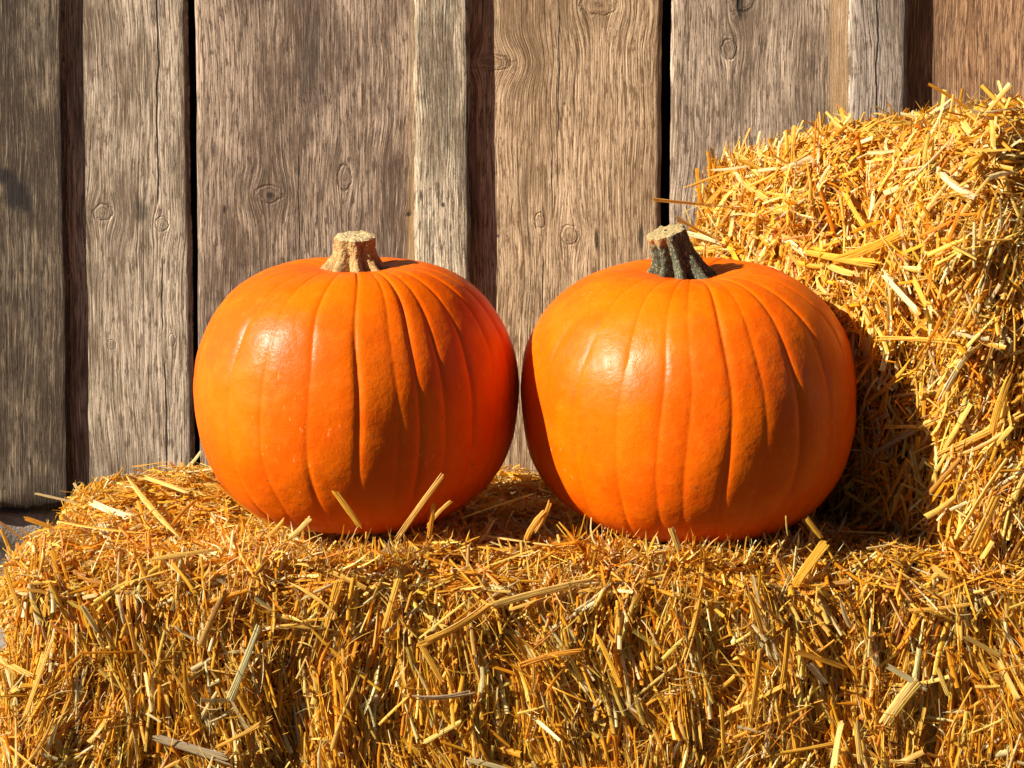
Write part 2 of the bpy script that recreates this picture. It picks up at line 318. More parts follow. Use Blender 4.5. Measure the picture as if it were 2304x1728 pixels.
# ------------------------------------------------------------------ PUMPKINS
def pumpkin_mat(name, seed, blem=()):
    a = N(name); g = a.n('TexCoord').outputs['Object']
    sp = a.n('SeparateXYZ'); a.set(sp.inputs[0], g)
    off = a.vm('ADD', g, (seed*3.3, seed, 0.))
    big = a.noise(off, 14, 3, 0.55); med = a.noise(off, 60, 4, 0.6); fine = a.noise(off, 420, 3, 0.6)
    at_ = a.n('Attribute', attribute_name='rib'); gro = at_.outputs['Fac']
    col = a.mix(a.ss(big, 0.38, 0.62), (0.74, 0.122, 0.0004), (0.68, 0.092, 0.0003))
    col = a.mix(a.math('MULTIPLY', a.ss(med, 0.5, 0.75), 0.35), col, (0.80, 0.165, 0.001))
    col = a.mix(a.math('MULTIPLY', a.ss(fine, 0.6, 0.75), 0.2), col, (0.90, 0.24, 0.006))
    col = a.mix(a.math('MULTIPLY', gro, 0.3), col, (0.72, 0.10, 0.002))
    spk = a.noise(off, 150, 1, 0.5)
    scr = a.noise(a.vm('MULTIPLY', off, (1., 1., .28)), 330, 2, 0.6); zone = a.noise(off, 9, 2)
    col = a.mix(a.math('MULTIPLY', a.math('MULTIPLY', a.ss(scr, 0.66, 0.74), a.ss(zone, 0.5, 0.62)), 0.55), col, (0.92, 0.42, 0.12))
    col = a.mix(a.math('MULTIPLY', a.ss(a.noise(off, 24, 5, 0.7), 0.56, 0.72), 0.5), col, (0.66, 0.085, 0.0005))
    col = a.mix(a.math('MULTIPLY', a.ss(spk, 0.745, 0.78), 0.7), col, (0.28, 0.10, 0.02))
    for (bx, by, bz, r) in blem:
        d = a.vm('DISTANCE', a.vm('MULTIPLY', g, (1, 1, .55)), (bx, by, bz*.55), out=1)
        d = a.math('ADD', d, a.math('MULTIPLY', a.math('SUBTRACT', a.noise(g, 260, 3), 0.5), r*3.2))
        col = a.mix(a.ss(d, r, r*0.3, 0, 0.85), col, (0.16, 0.09, 0.045))
    a.set(a.b.inputs['Base Color'], col)
    a.set(a.b.inputs['Roughness'], a.ss(med, 0.3, 0.7, 0.33, 0.46))
    a.b.inputs['Specular IOR Level'].default_value = 0.16
    a.b.inputs['Subsurface Weight'].default_value = 0.10
    a.b.inputs['Subsurface Radius'].default_value = (1.0, 0.25, 0.05); a.b.inputs['Subsurface Scale'].default_value = 0.006
    h = a.math('ADD', a.math('MULTIPLY', med, 1.0), a.math('MULTIPLY', fine, 0.12))
    a.set(a.b.inputs['Normal'], a.bump(h, 0.42, 0.0028))
    return a.m
def pumpkin(loc, Rr, H, grooves, seed, mat, stem_mat, cut_mat, stem, label, tilt=(0, 0)):
    t = empty('pumpkin', loc); tag(t, label, 'pumpkin')
    t.rotation_euler = (tilt[0], tilt[1], 0)
    gs = sorted(grooves); NA, NP = 220, 840
    phi = np.linspace(0, 2*np.pi, NP, endpoint=False); a = np.linspace(-np.pi/2, np.pi/2, NA)
    Ph, A = np.meshgrid(phi, a)
    n = 2.32
    r = np.cos(A).clip(0)**(2/n); z = np.sign(A)*np.abs(np.sin(A))**(2/n)
    zc = np.where(A < 0, z*0.50*H, z*0.50*H) + 0.5*H
    r = r*Rr
    wob = 0.020*np.sin(A*2.3+seed)+0.012*np.sin(A*6.1+seed*2+Ph*3)
    P2 = (Ph+wob) % (2*np.pi)
    ang = np.array([(-90+g[0]) % 360 for g in gs])*np.pi/180; dep = np.array([g[1] for g in gs])
    o = np.argsort(ang); ang = ang[o]; dep = dep[o]
    k = np.searchsorted(ang, P2.ravel()).reshape(P2.shape)
    a0 = np.where(k == 0, ang[-1]-2*np.pi, ang[(k-1) % len(ang)]); a1 = np.where(k == len(ang), ang[0]+2*np.pi, ang[k % len(ang)])
    d0 = dep[(k-1) % len(ang)]; d1 = dep[k % len(ang)]
    s = (P2-a0)/(a1-a0); wid = (a1-a0)
    da = np.minimum(P2-a0, a1-P2); dd = np.where(P2-a0 < a1-P2, d0, d1)
    lobe = np.sin(np.pi*s)**0.8*wid*0.013*(0.6*(d0*(1-s)+d1*s)+0.4)
    gro = dd*np.exp(-(da/0.022)**1.3)
    P3 = np.stack([np.cos(Ph)*r, np.sin(Ph)*r, zc], -1).reshape(-1, 3)
    bum = nz(P3+seed, 38, seed)*0.0011+nz(P3+seed*2, 95, seed+1)*0.00035
    bum = bum.reshape(A.shape)
    fade = (0.35+0.65*np.cos(A).clip(0)**0.7)
    brk = 0.75+0.25*np.sin(A*5+P2*9+seed)
    disp = (lobe*Rr/0.166*0.166*1.0 - gro*0.0025*brk)*fade + bum*np.cos(A).clip(0)**0.5
    big = 1+0.012*np.sin(2*Ph+seed)+0.010*np.sin(3*Ph+seed*1.3)
    nr = np.cos(A); nzv = np.sin(A)
    r2 = (r*big+disp*nr).clip(0); z2 = zc+disp*nzv
    z2 = z2-0.020*np.exp(-(r/(0.34*Rr))**2)*(A > 0)+0.018*np.exp(-(r/(0.45*Rr))**2)*(A < 0)
    cx = np.cos(Ph)*r2; cy = np.sin(Ph)*r2
    V = np.stack([cx, cy, z2], -1).reshape(-1, 3)
    idx = np.arange(len(V)).reshape(NA, NP); nx_ = np.roll(idx, -1, axis=1)
    F = np.stack([idx[:-1].ravel(), nx_[:-1].ravel(), nx_[1:].ravel(), idx[1:].ravel()], -1)
    body = mesh('flesh', V, F, mat, t); body.name = 'rind'
    att = body.data.attributes.new('rib', 'FLOAT', 'POINT'); att.data.foreach_set('value', np.clip(gro, 0, 1).astype(np.float32).ravel())
    # stem: ribbed, flared at the foot, cut flat
    NS, NT = 160, 60
    th = np.linspace(0, 2*np.pi, NS, endpoint=False); v = np.linspace(0, 1, NT)
    T, Vv = np.meshgrid(th, v)
    sh = stem['h']; flare = (1-Vv)**3.4
    rad = stem['r1']+(stem['r0']-stem['r1'])*flare+stem.get('r2', 0)*np.clip(Vv-0.85, 0, 1)
    nr_ = stem['n']; T2 = T+stem.get('twist', 0)*Vv
    rid = (0.5+0.5*np.cos(nr_*T2+0.6*np.sin(T*2+seed)))**0.8
    rad = rad*(1-stem['rd']*(1-rid)*(1.0+0.5*flare)*(1-0.55*Vv**2)) + flare*0.004*np.cos(nr_*T2)
    q = np.stack([np.cos(T)*3, np.sin(T)*3, Vv*3], -1).reshape(-1, 3)
    rad = rad+(nz(q, 9, seed+2)*0.0005+nz(q, 30, seed+5)*0.00035).reshape(rad.shape)
    sx = stem['lean'][0]*Vv**1.2; sy = stem['lean'][1]*Vv
    zz = sh*Vv-0.006*0 + stem.get('slant', (0, 0))[0]*np.cos(T)*rad*Vv + stem.get('slant', (0, 0))[1]*np.sin(T)*rad*Vv
    zz = zz-0.004*flare
    V = np.stack([np.cos(T)*rad+sx, np.sin(T)*rad+sy, zz], -1)
    V = V.reshape(-1, 3)
    idx = np.arange(len(V)).reshape(NT, NS); nx_ = np.roll(idx, -1, axis=1)
    F = np.stack([idx[:-1].ravel(), nx_[:-1].ravel(), nx_[1:].ravel(), idx[1:].ravel()], -1)
    zb = H-0.022+stem.get('dz', 0)
    so_ = mesh('stem', V+[stem['x0'], 0, zb], F, stem_mat, t)
    # cut end
    ring = V[idx[-1]]; cc = ring.mean(0); K = 14; rows = []
    for i in range(K):
        f = 1-i/K
        rr = cc+(ring-cc)*f
        rr = rr.copy(); rr[:, 2] += 0.0012*min(1, i/2)+nz(rr*3, 200, seed+i % 3)*0.0007*(i > 0)
        rows.append(rr)
    Vc = np.vstack(rows+[cc[None]+[0, 0, 0.001]]); idc = np.arange(K*NS).reshape(K, NS); nx_ = np.roll(idc, -1, axis=1)
    F = np.stack([idc[:-1].ravel(), nx_[:-1].ravel(), nx_[1:].ravel(), idc[1:].ravel()], -1)
    F = np.vstack([F, np.stack([idc[-1], nx_[-1], np.full(NS, K*NS), np.full(NS, K*NS)], -1)[:0]])
    co = mesh('cut_end', Vc[:K*NS]+[stem['x0'], 0, zb], F, cut_mat, so_)
    return t
def stem_mat(name, c1, c2, c3, fl=0.5, tipz=None):
    a = N(name); g = a.n('TexCoord').outputs['Object']; g2 = a.vm('MULTIPLY', g, (1, 1, .35))
    n1 = a.noise(g2, 260, 4, 0.7); n2 = a.noise(a.vm('MULTIPLY', g, (1, 1, .5)), 620, 3, 0.8); n3 = a.noise(g, 60, 3)
    col = a.mix(a.ss(n1, 0.35, 0.65), c1, c2); col = a.mix(a.ss(n2, fl, fl+0.12), col, c3)
    col = a.mix(a.math('MULTIPLY', a.ss(n3, 0.5, 0.7), 0.5), col, c2)
    if tipz:
        sp = a.n('SeparateXYZ'); a.set(sp.inputs[0], g)
        f = a.math('MULTIPLY', a.ss(a.math('ADD', sp.outputs[2], a.math('MULTIPLY', n3, 0.012)), tipz+.036, tipz+0.044), a.ss(sp.outputs[0], -0.022, -0.032))
        col = a.mix(f, col, (0.45, 0.27, 0.10))
    a.set(a.b.inputs['Base Color'], col); a.b.inputs['Roughness'].default_value = 0.85
    a.set(a.b.inputs['Normal'], a.bump(a.math('ADD', n1, n2), 0.9, 0.0016)); return a.m
PY1, PY2 = 2.188, 2.194
PL = (-0.1622, PY1+.013, -0.013); PR = (0.1832, PY2+.013, -0.019)
tan_ = stem_mat('stem_tan', (0.27, 0.145, 0.04), (0.47, 0.30, 0.10), (0.66, 0.50, 0.24), 0.54)
grn = stem_mat('stem_green', (0.030, 0.036, 0.024), (0.085, 0.088, 0.045), (0.40, 0.36, 0.16), 0.525, tipz=0.275)
cut1 = stem_mat('cut_tan', (0.38, 0.25, 0.10), (0.54, 0.40, 0.19), (0.78, 0.66, 0.40), 0.54)
cut2 = stem_mat('cut_ochre', (0.28, 0.19, 0.07), (0.40, 0.29, 0.12), (0.60, 0.48, 0.24), 0.54)
def rest(r, lo, hi):
    out = []; x = lo
    while x < hi: out.append((x, r.uniform(0.3, 1))); x += r.uniform(12, 19)
    return out
rr = np.random.default_rng(5)
gl = [(-76, .3), (-61, .35), (-43, .42), (-28, .35), (-11, .55), (6, 1.0), (20, .35), (28, 1.15), (38, .7), (51, .9), (66, .7)]+rest(rr, 80, 272)
grr = [(-77, .3), (-62, .35), (-46, .35), (-29, .4), (-15, .5), (-6, .35), (7, 1.0), (18, .35), (31, 1.1), (46, .9), (64, .8)]+rest(rr, 79, 271)
pumpkin(PL, 0.1632, 0.292, gl, 1, pumpkin_mat('rind_left', 1), tan_, cut1,
        dict(h=0.035, x0=.001, r0=0.045, r1=0.0212, n=9, rd=0.24, dz=.004, lean=(0.001, -0.002), slant=(0, 0.12), twist=0.2),
        'orange pumpkin with a short pale tan stem in front of the grey boards', tilt=(R(4.5), 0))
pumpkin(PR, 0.1742, 0.295, grr, 4, pumpkin_mat('rind_right', 4, blem=[(0.081, -0.146, 0.115, 0.006), (0.075, -0.150, 0.100, 0.003)]), grn, cut2,
        dict(h=0.047, x0=-.011, r0=0.043, r1=0.0203, n=8, rd=0.30, lean=(-0.0165, -0.004), slant=(0.30, 0.12), twist=-0.3, dz=0.002),
        'orange pumpkin with a leaning dark green stem beside the tall straw bale', tilt=(R(7), 0))
# ------------------------------------------------------------------ STRAW
def straw_mat(name, tr=0.38):
    a = N(name); cv = a.n('Attribute', attribute_name='tint').outputs['Color']
    uv = a.n('Attribute', attribute_name='grain').outputs['Vector']
    sp = a.n('SeparateXYZ'); a.set(sp.inputs[0], uv)
    s1 = a.noise(a.vm('MULTIPLY', uv, (13., 1.2, 1.)), 1, 3, 0.6); s2 = a.noise(a.vm('MULTIPLY', uv, (2., 5., 1.)), 1, 3, 0.6)
    col = a.mix(a.ss(s1, 0.56, 0.40, 0, 0.7), cv, a.mix(1.0, cv, (0.45, 0.36, 0.22), 'MULTIPLY'))
    col = a.mix(a.ss(s2, 0.55, 0.75, 0, 0.45), col, a.mix(1.0, cv, (0.75, 0.62, 0.4), 'MULTIPLY'))
    a.set(a.b.inputs['Base Color'], col); a.b.inputs['Roughness'].default_value = 0.42
    a.b.inputs['Specular IOR Level'].default_value = 0.45
    a.set(a.b.inputs['Normal'], a.bump(s1, 0.35, 0.0006))
    out = a.t.nodes['Material Output']; tl = a.n('BsdfTranslucent'); a.set(tl.inputs[0], col)
    mx = a.n('MixShader'); mx.inputs[0].default_value = tr
    a.t.links.new(a.b.outputs[0], mx.inputs[1]); a.t.links.new(tl.outputs[0], mx.inputs[2]); a.t.links.new(mx.outputs[0], out.inputs[0])
    return a.m
SM = straw_mat('straw')
PAL = np.array([(0.94, 0.49, 0.038), (0.92, 0.40, 0.017), (0.84, 0.29, 0.009), (0.94, 0.64, 0.13), (0.58, 0.25, 0.028), (0.95, 0.78, 0.38), (0.40, 0.145, 0.014), (0.76, 0.44, 0.09)])
def tints(n, pr, r):
    pr = np.array(pr, float); pr /= pr.sum()
    c = PAL[r.choice(len(PAL), n, p=pr)]
    c = c*r.uniform(0.80, 1.12, (n, 1)); c = c*r.uniform(0.93, 1.07, (n, 3)); return c.clip(0.01, 0.95)
def strips(P, D, Nn, L, Wd_, curl, seg, cross, taper, col, r, cup=0.3, rough=False):
    """P centre, D direction, Nn normal (n,3); returns V,F,col,uv: bent, cupped or tubular stalks"""
    n = len(P); B = np.cross(D, Nn); B /= np.linalg.norm(B, axis=1)[:, None]+1e-9; Nn = np.cross(B, D)
    t = np.linspace(-0.5, 0.5, seg+1)
    ks, kn = curl
    off = (t[None]**2-0.08)*1.0
    Pc = P[:, None]+D[:, None]*(t[None, :, None]*L[:, None, None])+B[:, None]*(off[..., None]*(ks*L)[:, None, None])+Nn[:, None]*(off[..., None]*(kn*L)[:, None, None])
    ln = t[None]*2
    wp = 1-taper[:, None]*np.clip((ln+1)/2, 0, 1)**1.5
    wp = np.where(taper[:, None] > 0.75, (1-0.95*np.abs(ln+0.25)**2/1.56)*np.clip(1.15+ln*0.9, 0.25, 1), wp)
    wp = np.repeat(wp, 1, 0)*Wd_[:, None]*0.5
    if rough:        # uneven width, a swollen node and a torn end
        q_ = np.arange(seg+1); wp = wp*(1+0.10*np.sin(q_*1.1+r.uniform(0, 6))+r.normal(0, .05, seg+1))[None]
        k_ = r.integers(3, seg-2); wp[:, k_] *= 1.22; wp[:, 0] *= r.uniform(.5, 1); wp[:, -1] *= r.uniform(.3, .9)
    tw = r.normal(0, 0.5, n)[:, None]*t[None]
    Bt = B[:, None]*np.cos(tw)[..., None]+Nn[:, None]*np.sin(tw)[..., None]
    Nt = -B[:, None]*np.sin(tw)[..., None]+Nn[:, None]*np.cos(tw)[..., None]
    if cross == 'strip2': prof = [(-1, 0), (1, 0)]; closed = False
    elif cross == 'strip5': prof = [(-1, -cup), (-.55, .25*cup), (0, cup*.75), (.55, .3*cup), (1, -cup)]; closed = False
    elif cross == 'split': prof = [(math.sin(math.radians(q_))*1.0, math.cos(math.radians(q_))*0.62-0.1) for q_ in (-155, -125, -92, -60, -30, 0, 30, 60, 92, 125, 155)]; closed = False
    elif cross == 'strip3': prof = [(-1, -cup), (0, cup), (1, -cup)]; closed = False
    else:
        k = int(cross[4:]); prof = [(math.cos(2*math.pi*i/k), math.sin(2*math.pi*i/k)*0.5) for i in range(k)]; closed = True
    m = len(prof)
    V = np.stack([Pc+Bt*(wp*a)[..., None]+Nt*(wp*b)[..., None] for a, b in prof], 2)   # n,seg+1,m,3
    base = (np.arange(n)*(seg+1)*m)[:, None, None]
    i = np.arange(seg)[None, :, None]; mm = m if closed else m-1; j = np.arange(mm)[None, None, :]; j2 = (j+1) % m
    F = np.stack([base+i*m+j, base+i*m+j2, base+(i+1)*m+j2, base+(i+1)*m+j], -1).reshape(-1, 4)
    cc = np.broadcast_to(np.concatenate([col, np.ones((n, 1))], 1)[:, None, None], (n, seg+1, m, 4)).reshape(-1, 4)
    us = np.broadcast_to((np.array([p_[0] for p_ in prof])*0.5)[None, None, :], (n, seg+1, m))
    vs = np.broadcast_to((t[None]*L[:, None]*60)[:, :, None], (n, seg+1, m)); rs = np.broadcast_to(r.uniform(0, 500, n)[:, None, None], (n, seg+1, m))
    uv = np.stack([us, vs, rs], -1).reshape(-1, 3)
    return V.reshape(-1, 3), F, cc, uv
def join(parts):
    V, F, Cc, U = [], [], [], []; o = 0
    for v, f, c_, u in parts: V.append(v); F.append(f+o); Cc.append(c_); U.append(u); o += len(v)
    return np.vstack(V), np.vstack(F), np.vstack(Cc), np.vstack(U)
class Bale:
    def __init__(s, c, h, rz, r, creases=(), lump=0.006, seed=1):
        s.c = np.array(c, float); s.h = np.array(h, float); s.rz = rz; s.r = r; s.cr = creases; s.lump = lump; s.seed = seed
        cs, sn = math.cos(rz), math.sin(rz); s.M = np.array([[cs, sn, 0], [-sn, cs, 0], [0, 0, 1]])   # world row vec -> local: (p-c)@M.T
    def loc(s, P): return (P-s.c) @ s.M.T
    def wor(s, Q): return Q @ s.M + s.c
    def lumps(s, Q, n):
        d = s.lump*nz(Q, 22, s.seed)+s.lump*0.7*nz(Q, 55, s.seed+2)+s.lump*0.6*nz(Q, 140, s.seed+4)
        side = np.clip(1.25-np.abs(n[:, 2])*1.5, 0, 1)
        for (bc, bs, am) in getattr(s, 'bumps', ()):      # a mound of loose straw or a sagging corner
            d = d+am*np.exp(-((Q[:, 0]-bc[0])/bs[0])**2-((Q[:, 1]-bc[1])/bs[1])**2)*np.clip(n[:, 2], 0, 1)
        for (x, dp, wd) in s.cr:
            xx = Q[:, 0]-x+0.006*np.sin(Q[:, 2]*23+x*9)+0.004*np.sin(Q[:, 2]*61)
            d = d-dp*np.exp(-(xx/wd)**2)*side*(0.55+0.45*np.sin(Q[:, 2]*31+x*40))
        return d
    def sdf(s, P):
        Q = s.loc(P); b = s.h-s.r; q = np.clip(Q, -b, b); v = Q-q; l = np.linalg.norm(v, axis=1)
        ins = np.max(np.abs(Q)-b, axis=1)
        n = v/(l[:, None]+1e-9)
        return np.where(l > 0, l, ins)-s.r-s.lumps(Q, n)
    def surf(s, pts):            # points on the box faces, local -> surface point and normal (local)
        b = s.h-s.r; q = np.clip(pts, -b, b); v = pts-q; n = v/(np.linalg.norm(v, axis=1)[:, None]+1e-9)
        p = q+n*s.r; return p+n*s.lumps(p, n)[:, None], n
    def sample(s, k, faces, r):
        dims = {'x': (1, 2), 'y': (0, 2), 'z': (0, 1)}; ar = []
        for f in faces: i, j = dims[f[1]]; ar.append(4*s.h[i]*s.h[j])
        ar = np.array(ar); w_ = r.choice(len(faces), k, p=ar/ar.sum()); out = np.zeros((k, 3))
        for m, f in enumerate(faces):
            sel = w_ == m; kk = sel.sum(); ax = 'xyz'.index(f[1]); P = r.uniform(-1, 1, (kk, 3))*s.h; P[:, ax] = s.h[ax]*(1 if f[0] == '+' else -1)
            out[sel] = P
        return s.surf(out)
    def core(s, name, parent, mat, inset=0.024, res=0.012):
        Vs, Fs = [], []; o = 0
        for ax in range(3):
            i, j = [(1, 2), (2, 0), (0, 1)][ax]
            for sg in (-1, 1):
                ni, nj = int(2*s.h[i]/res), int(2*s.h[j]/res)
                A, Bb = np.meshgrid(np.linspace(-s.h[i], s.h[i], ni+1), np.linspace(-s.h[j], s.h[j], nj+1))
                P = np.zeros((A.size, 3)); P[:, i] = A.ravel(); P[:, j] = Bb.ravel(); P[:, ax] = sg*s.h[ax]
                p, n = s.surf(P); p = p-n*inset
                idx = np.arange(len(P)).reshape(nj+1, ni+1)
                f = np.stack([idx[:-1, :-1].ravel(), idx[:-1, 1:].ravel(), idx[1:, 1:].ravel(), idx[1:, :-1].ravel()], -1)
                if sg < 0: f = f[:, ::-1]
                Vs.append(p); Fs.append(f+o); o += len(p)
        return mesh(name, s.wor(np.vstack(Vs))-s.c, np.vstack(Fs), mat, parent)
def inside_pumpkin(P):
    m = np.zeros(len(P), bool)
    for (c_, Rr) in ((PL, 0.158), (PR, 0.163)):
        q = P-np.array([c_[0], c_[1], c_[2]+0.145]); m |= (np.abs(q[:, 0]/Rr)**2+np.abs(q[:, 1]/Rr)**2)**1.15+np.abs(q[:, 2]/0.143)**2.3 < 1.0
    return m
def layer(b, k, faces, Lr, Wr, seg, cross, pr, orient, tilt, depth, curl, r, taper=0.3, cup=0.3, keep=None, other=None):
    p, n = b.sample(k, faces, r)
    P = b.wor(p); Nw = n @ b.M
    if keep is not None:
        m = keep(P, Nw); P, Nw = P[m], Nw[m]
    k = len(P)
    up = np.tile([0, 0, 1.], (k, 1)); lx = np.tile(b.M[0], (k, 1)); ly = np.tile(b.M[1], (k, 1))
    side = np.abs(Nw[:, 2]) < 0.72
    T1 = np.where(side[:, None], up, lx)
    T1 = T1-Nw*(T1*Nw).sum(1)[:, None]; T1 /= np.linalg.norm(T1, axis=1)[:, None]+1e-9
    T2 = np.cross(Nw, T1)
    ang = orient(P, Nw, side, r)
    D = T1*np.cos(ang)[:, None]+T2*np.sin(ang)[:, None]
    tl = np.abs(r.normal(0, tilt, k))*r.choice([-1, 1], k)
    D = D*np.cos(tl)[:, None]+Nw*np.sin(tl)[:, None]
    L = r.uniform(0, 1, k)**1.6*(Lr[1]-Lr[0])+Lr[0]; W_ = r.uniform(0, 1, k)**1.5*(Wr[1]-Wr[0])+Wr[0]
    P = P+Nw*r.uniform(depth[0], depth[1], k)[:, None]
    Nj = Nw+r.normal(0, 0.65, (k, 3)); Nj -= D*(Nj*D).sum(1)[:, None]; Nj /= np.linalg.norm(Nj, axis=1)[:, None]
    bad = inside_pumpkin(P) | inside_pumpkin(P+D*L[:, None]*.45) | inside_pumpkin(P-D*L[:, None]*.45)
    if other is not None: bad |= other.sdf(P) < -0.03
    g = ~bad
    P, D, Nj, L, W_ = P[g], D[g], Nj[g], L[g], W_[g]; k = len(P)
    tp = np.where(r.uniform(0, 1, k) < 0.35, r.uniform(0.6, 0.97, k), r.uniform(0, taper, k))
    return strips(P, D, Nj, L, W_, (r.normal(0, curl, k), r.normal(0, curl, k)), seg, cross, tp, tints(k, pr, r), r, cup)
cr_px = [(330, .018, .012), (480, .010, .008), (625, .036, .018), (870, .014, .010), (1155, .032, .015), (1345, .008, .008), (1640, .028, .013), (1880, .024, .012), (2110, .020, .012), (2260, .012, .01)]
LOW = Bale((0.071, 2.275, -0.2165), (0.577, 0.235, 0.205), 0.0, 0.045, [((x-1152)/FPX*2.04-0.071, d, w_) for x, d, w_ in cr_px], 0.0062, 1)
th = R(28.5)
e1 = np.array([math.cos(th), math.sin(th)]); e2 = np.array([-math.sin(th), math.cos(th)])
corner = np.array([0.450, 2.050]); hx, hy = 0.31, 0.268
cxy = corner+e1*hx+e2*hy
UP = Bale((cxy[0], cxy[1], 0.170), (hx, hy, 0.245), th, 0.080, (), 0.0085, 5)
LOW.bumps = [((-0.42, 0.15), (0.10, 0.09), 0.020), ((-0.56, -0.2), (0.06, 0.5), -0.010), ((-0.235, -0.16), (0.13, 0.06), -0.005), ((0.11, -0.16), (0.14, 0.06), -0.011)]; UP.bumps = [((-0.31, 0.27), (0.27, 0.28), -0.060)]
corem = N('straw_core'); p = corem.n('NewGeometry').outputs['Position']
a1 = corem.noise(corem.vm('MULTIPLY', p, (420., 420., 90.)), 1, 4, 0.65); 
corem.set(corem.b.inputs['Base Color'], corem.mix(corem.ss(a1, 0.35, 0.65), (0.07, 0.028, 0.004), (0.30, 0.14, 0.02)))  # core colour darkened so the gaps between straws look shaded
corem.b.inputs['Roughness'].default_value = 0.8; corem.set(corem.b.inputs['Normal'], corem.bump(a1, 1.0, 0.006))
def field(P, sc_, seed, amp): return nz(P, sc_, seed)*amp
def orient_low(P, Nw, side, r):
    k = len(P); u = r.uniform(0, 1, k)
    vert = field(P, 30, 9, R(22))+r.normal(0.0, R(9), k); rnd = field(P, 45, 12, R(75))+r.normal(0, R(30), k); horiz = np.pi/2+r.normal(0, R(22), k)
    a_s = np.where(u < 0.78, vert, rnd)
    edge = (P[:, 2] > -0.045); a_s = np.where(side & edge, np.where(u < 0.5, horiz, rnd), a_s)
    a_t = np.where(u < 0.4, r.normal(0, R(25), k), rnd)
    return np.where(side, a_s, a_t)
def orient_any(P, Nw, side, r): return r.uniform(-np.pi/2, np.pi/2, len(P))
def orient_up(P, Nw, side, r):
    k = len(P); u = r.uniform(0, 1, k); rnd = field(P, 34, 17, R(85))+r.normal(0, R(28), k)
    low = np.clip((0.34-P[:, 2])/0.2, 0, 1)*np.clip((P[:, 0]-0.30)/0.12, 0, 1)
    v = r.normal(R(-18), R(16), k)          # strands lean up to the right near the front corner
    return np.where(side & (u < 0.25+0.5*low), v, rnd)
FL = ['-y', '+z', '-x']; FU = ['-x', '+z', '-y']
def not_under(P, Nw): return ~((P[:, 0] > 0.62))
P_main = [38, 26, 14, 14, 10, 5, 7, 6]; P_top = [34, 19, 6, 26, 4, 15, 2, 4]; P_front = [38, 20, 6, 24, 5, 10, 2, 5]
def vis_low(P, Nw):   # leave out what nobody sees: under the upper bale
    return UP.sdf(P) > -0.05
def front(P, Nw): return Nw[:, 1] < -0.5
def notfront(P, Nw): return ~(Nw[:, 1] < -0.5) & (UP.sdf(P) > -0.05)
def build_bale(b, label, layers, name_core):
    t = empty('straw_bale', tuple(b.c)); tag(t, label, 'straw bale')
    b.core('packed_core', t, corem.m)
    V, F, Cc, U = join(layers)
    o = mesh('straw', V-b.c, F, SM, t); fcol(o.data, 'tint', Cc); fvec(o.data, 'grain', U)
    return t
r1 = np.random.default_rng(11)
lay = []
# front face of the lower bale
F3 = dict(cup=.35)
lay.append(layer(LOW, 15000, ['-y'], (.040, .120), (.0014, .0040), 6, 'strip3', P_front, orient_low, R(4), (-.026, .001), .07, r1, taper=.5, cup=.45))
lay.append(layer(LOW, 9000, ['-y'], (.018, .065), (.0014, .0046), 5, 'strip3', P_front, orient_low, R(10), (-.018, .003), .16, r1, **F3))
lay.append(layer(LOW, 900, ['-y'], (.03, .08), (.0024, .0050), 5, 'tube6', P_front, orient_low, R(8), (-.008, .003), .06, r1, taper=.15))
lay.append(layer(LOW, 13000, ['-y'], (.005, .018), (.0013, .0040), 3, 'strip3', P_main, orient_any, R(30), (-.018, .002), .45, r1, taper=.9, cup=.3))
lay.append(layer(LOW, 8000, ['-y'], (.015, .050), (.0006, .0013), 7, 'strip2', P_top, orient_low, R(18), (-.014, .005), .8, r1))
lay.append(layer(LOW, 700, ['-y'], (.03, .07), (.0008, .0016), 8, 'strip2', P_top, orient_any, R(16), (.000, .007), .9, r1))
lay.append(layer(LOW, 900, ['-y'], (.025, .075), (.003, .0070), 6, 'strip3', [24, 10, 2, 30, 4, 26, 0, 4], orient_low, R(12), (-.002, .005), .12, r1, taper=.4, cup=.55))
lay.append(layer(LOW, 500, ['-y'], (.02, .06), (.003, .0065), 5, 'strip3', [20, 10, 2, 30, 5, 26, 0, 8], orient_any, R(14), (-.001, .006), .18, r1, taper=.4, cup=.5))
T_ = ['+z', '-x']
lay.append(layer(LOW, 17000, T_, (.018, .065), (.0016, .0050), 4, 'strip3', P_top, orient_low, R(13), (-.012, .003), .22, r1, keep=notfront))
lay.append(layer(LOW, 900, T_, (.03, .085), (.0024, .0052), 5, 'tube6', P_top, orient_any, R(11), (-.006, .004), .06, r1, taper=.15, keep=notfront))
lay.append(layer(LOW, 24000, T_, (.006, .019), (.0014, .0042), 3, 'strip3', P_top, orient_any, R(32), (-.008, .004), .45, r1, taper=.9, keep=notfront))
lay.append(layer(LOW, 7000, T_, (.010, .045), (.0005, .0012), 6, 'strip2', P_top, orient_any, R(28), (-.004, .007), .8, r1, keep=notfront))
lay.append(layer(LOW, 700, T_, (.02, .045), (.0018, .0050), 4, 'strip3', P_top, orient_any, R(45), (0, .006), .25, r1, taper=.6, keep=notfront))
lay.append(layer(LOW, 4000, ['+x', '+y'], (.02, .07), (.0015, .005), 3, 'strip3', P_main, orient_low, R(10), (-.01, .003), .10, r1))
r2 = np.random.default_rng(21); layU = []
layU.append(layer(UP, 20000, FU, (.022, .085), (.0015, .0050), 4, 'strip3', P_top, orient_up, R(15), (-.018, .003), .22, r2, **F3))
layU.append(layer(UP, 1500, FU, (.03, .095), (.0026, .0058), 5, 'tube6', P_top, orient_up, R(12), (-.008, .005), .06, r2, taper=.15))
layU.append(layer(UP, 20000, FU, (.006, .020), (.0014, .0044), 3, 'strip3', P_top, orient_any, R(32), (-.014, .004), .45, r2, taper=.9))
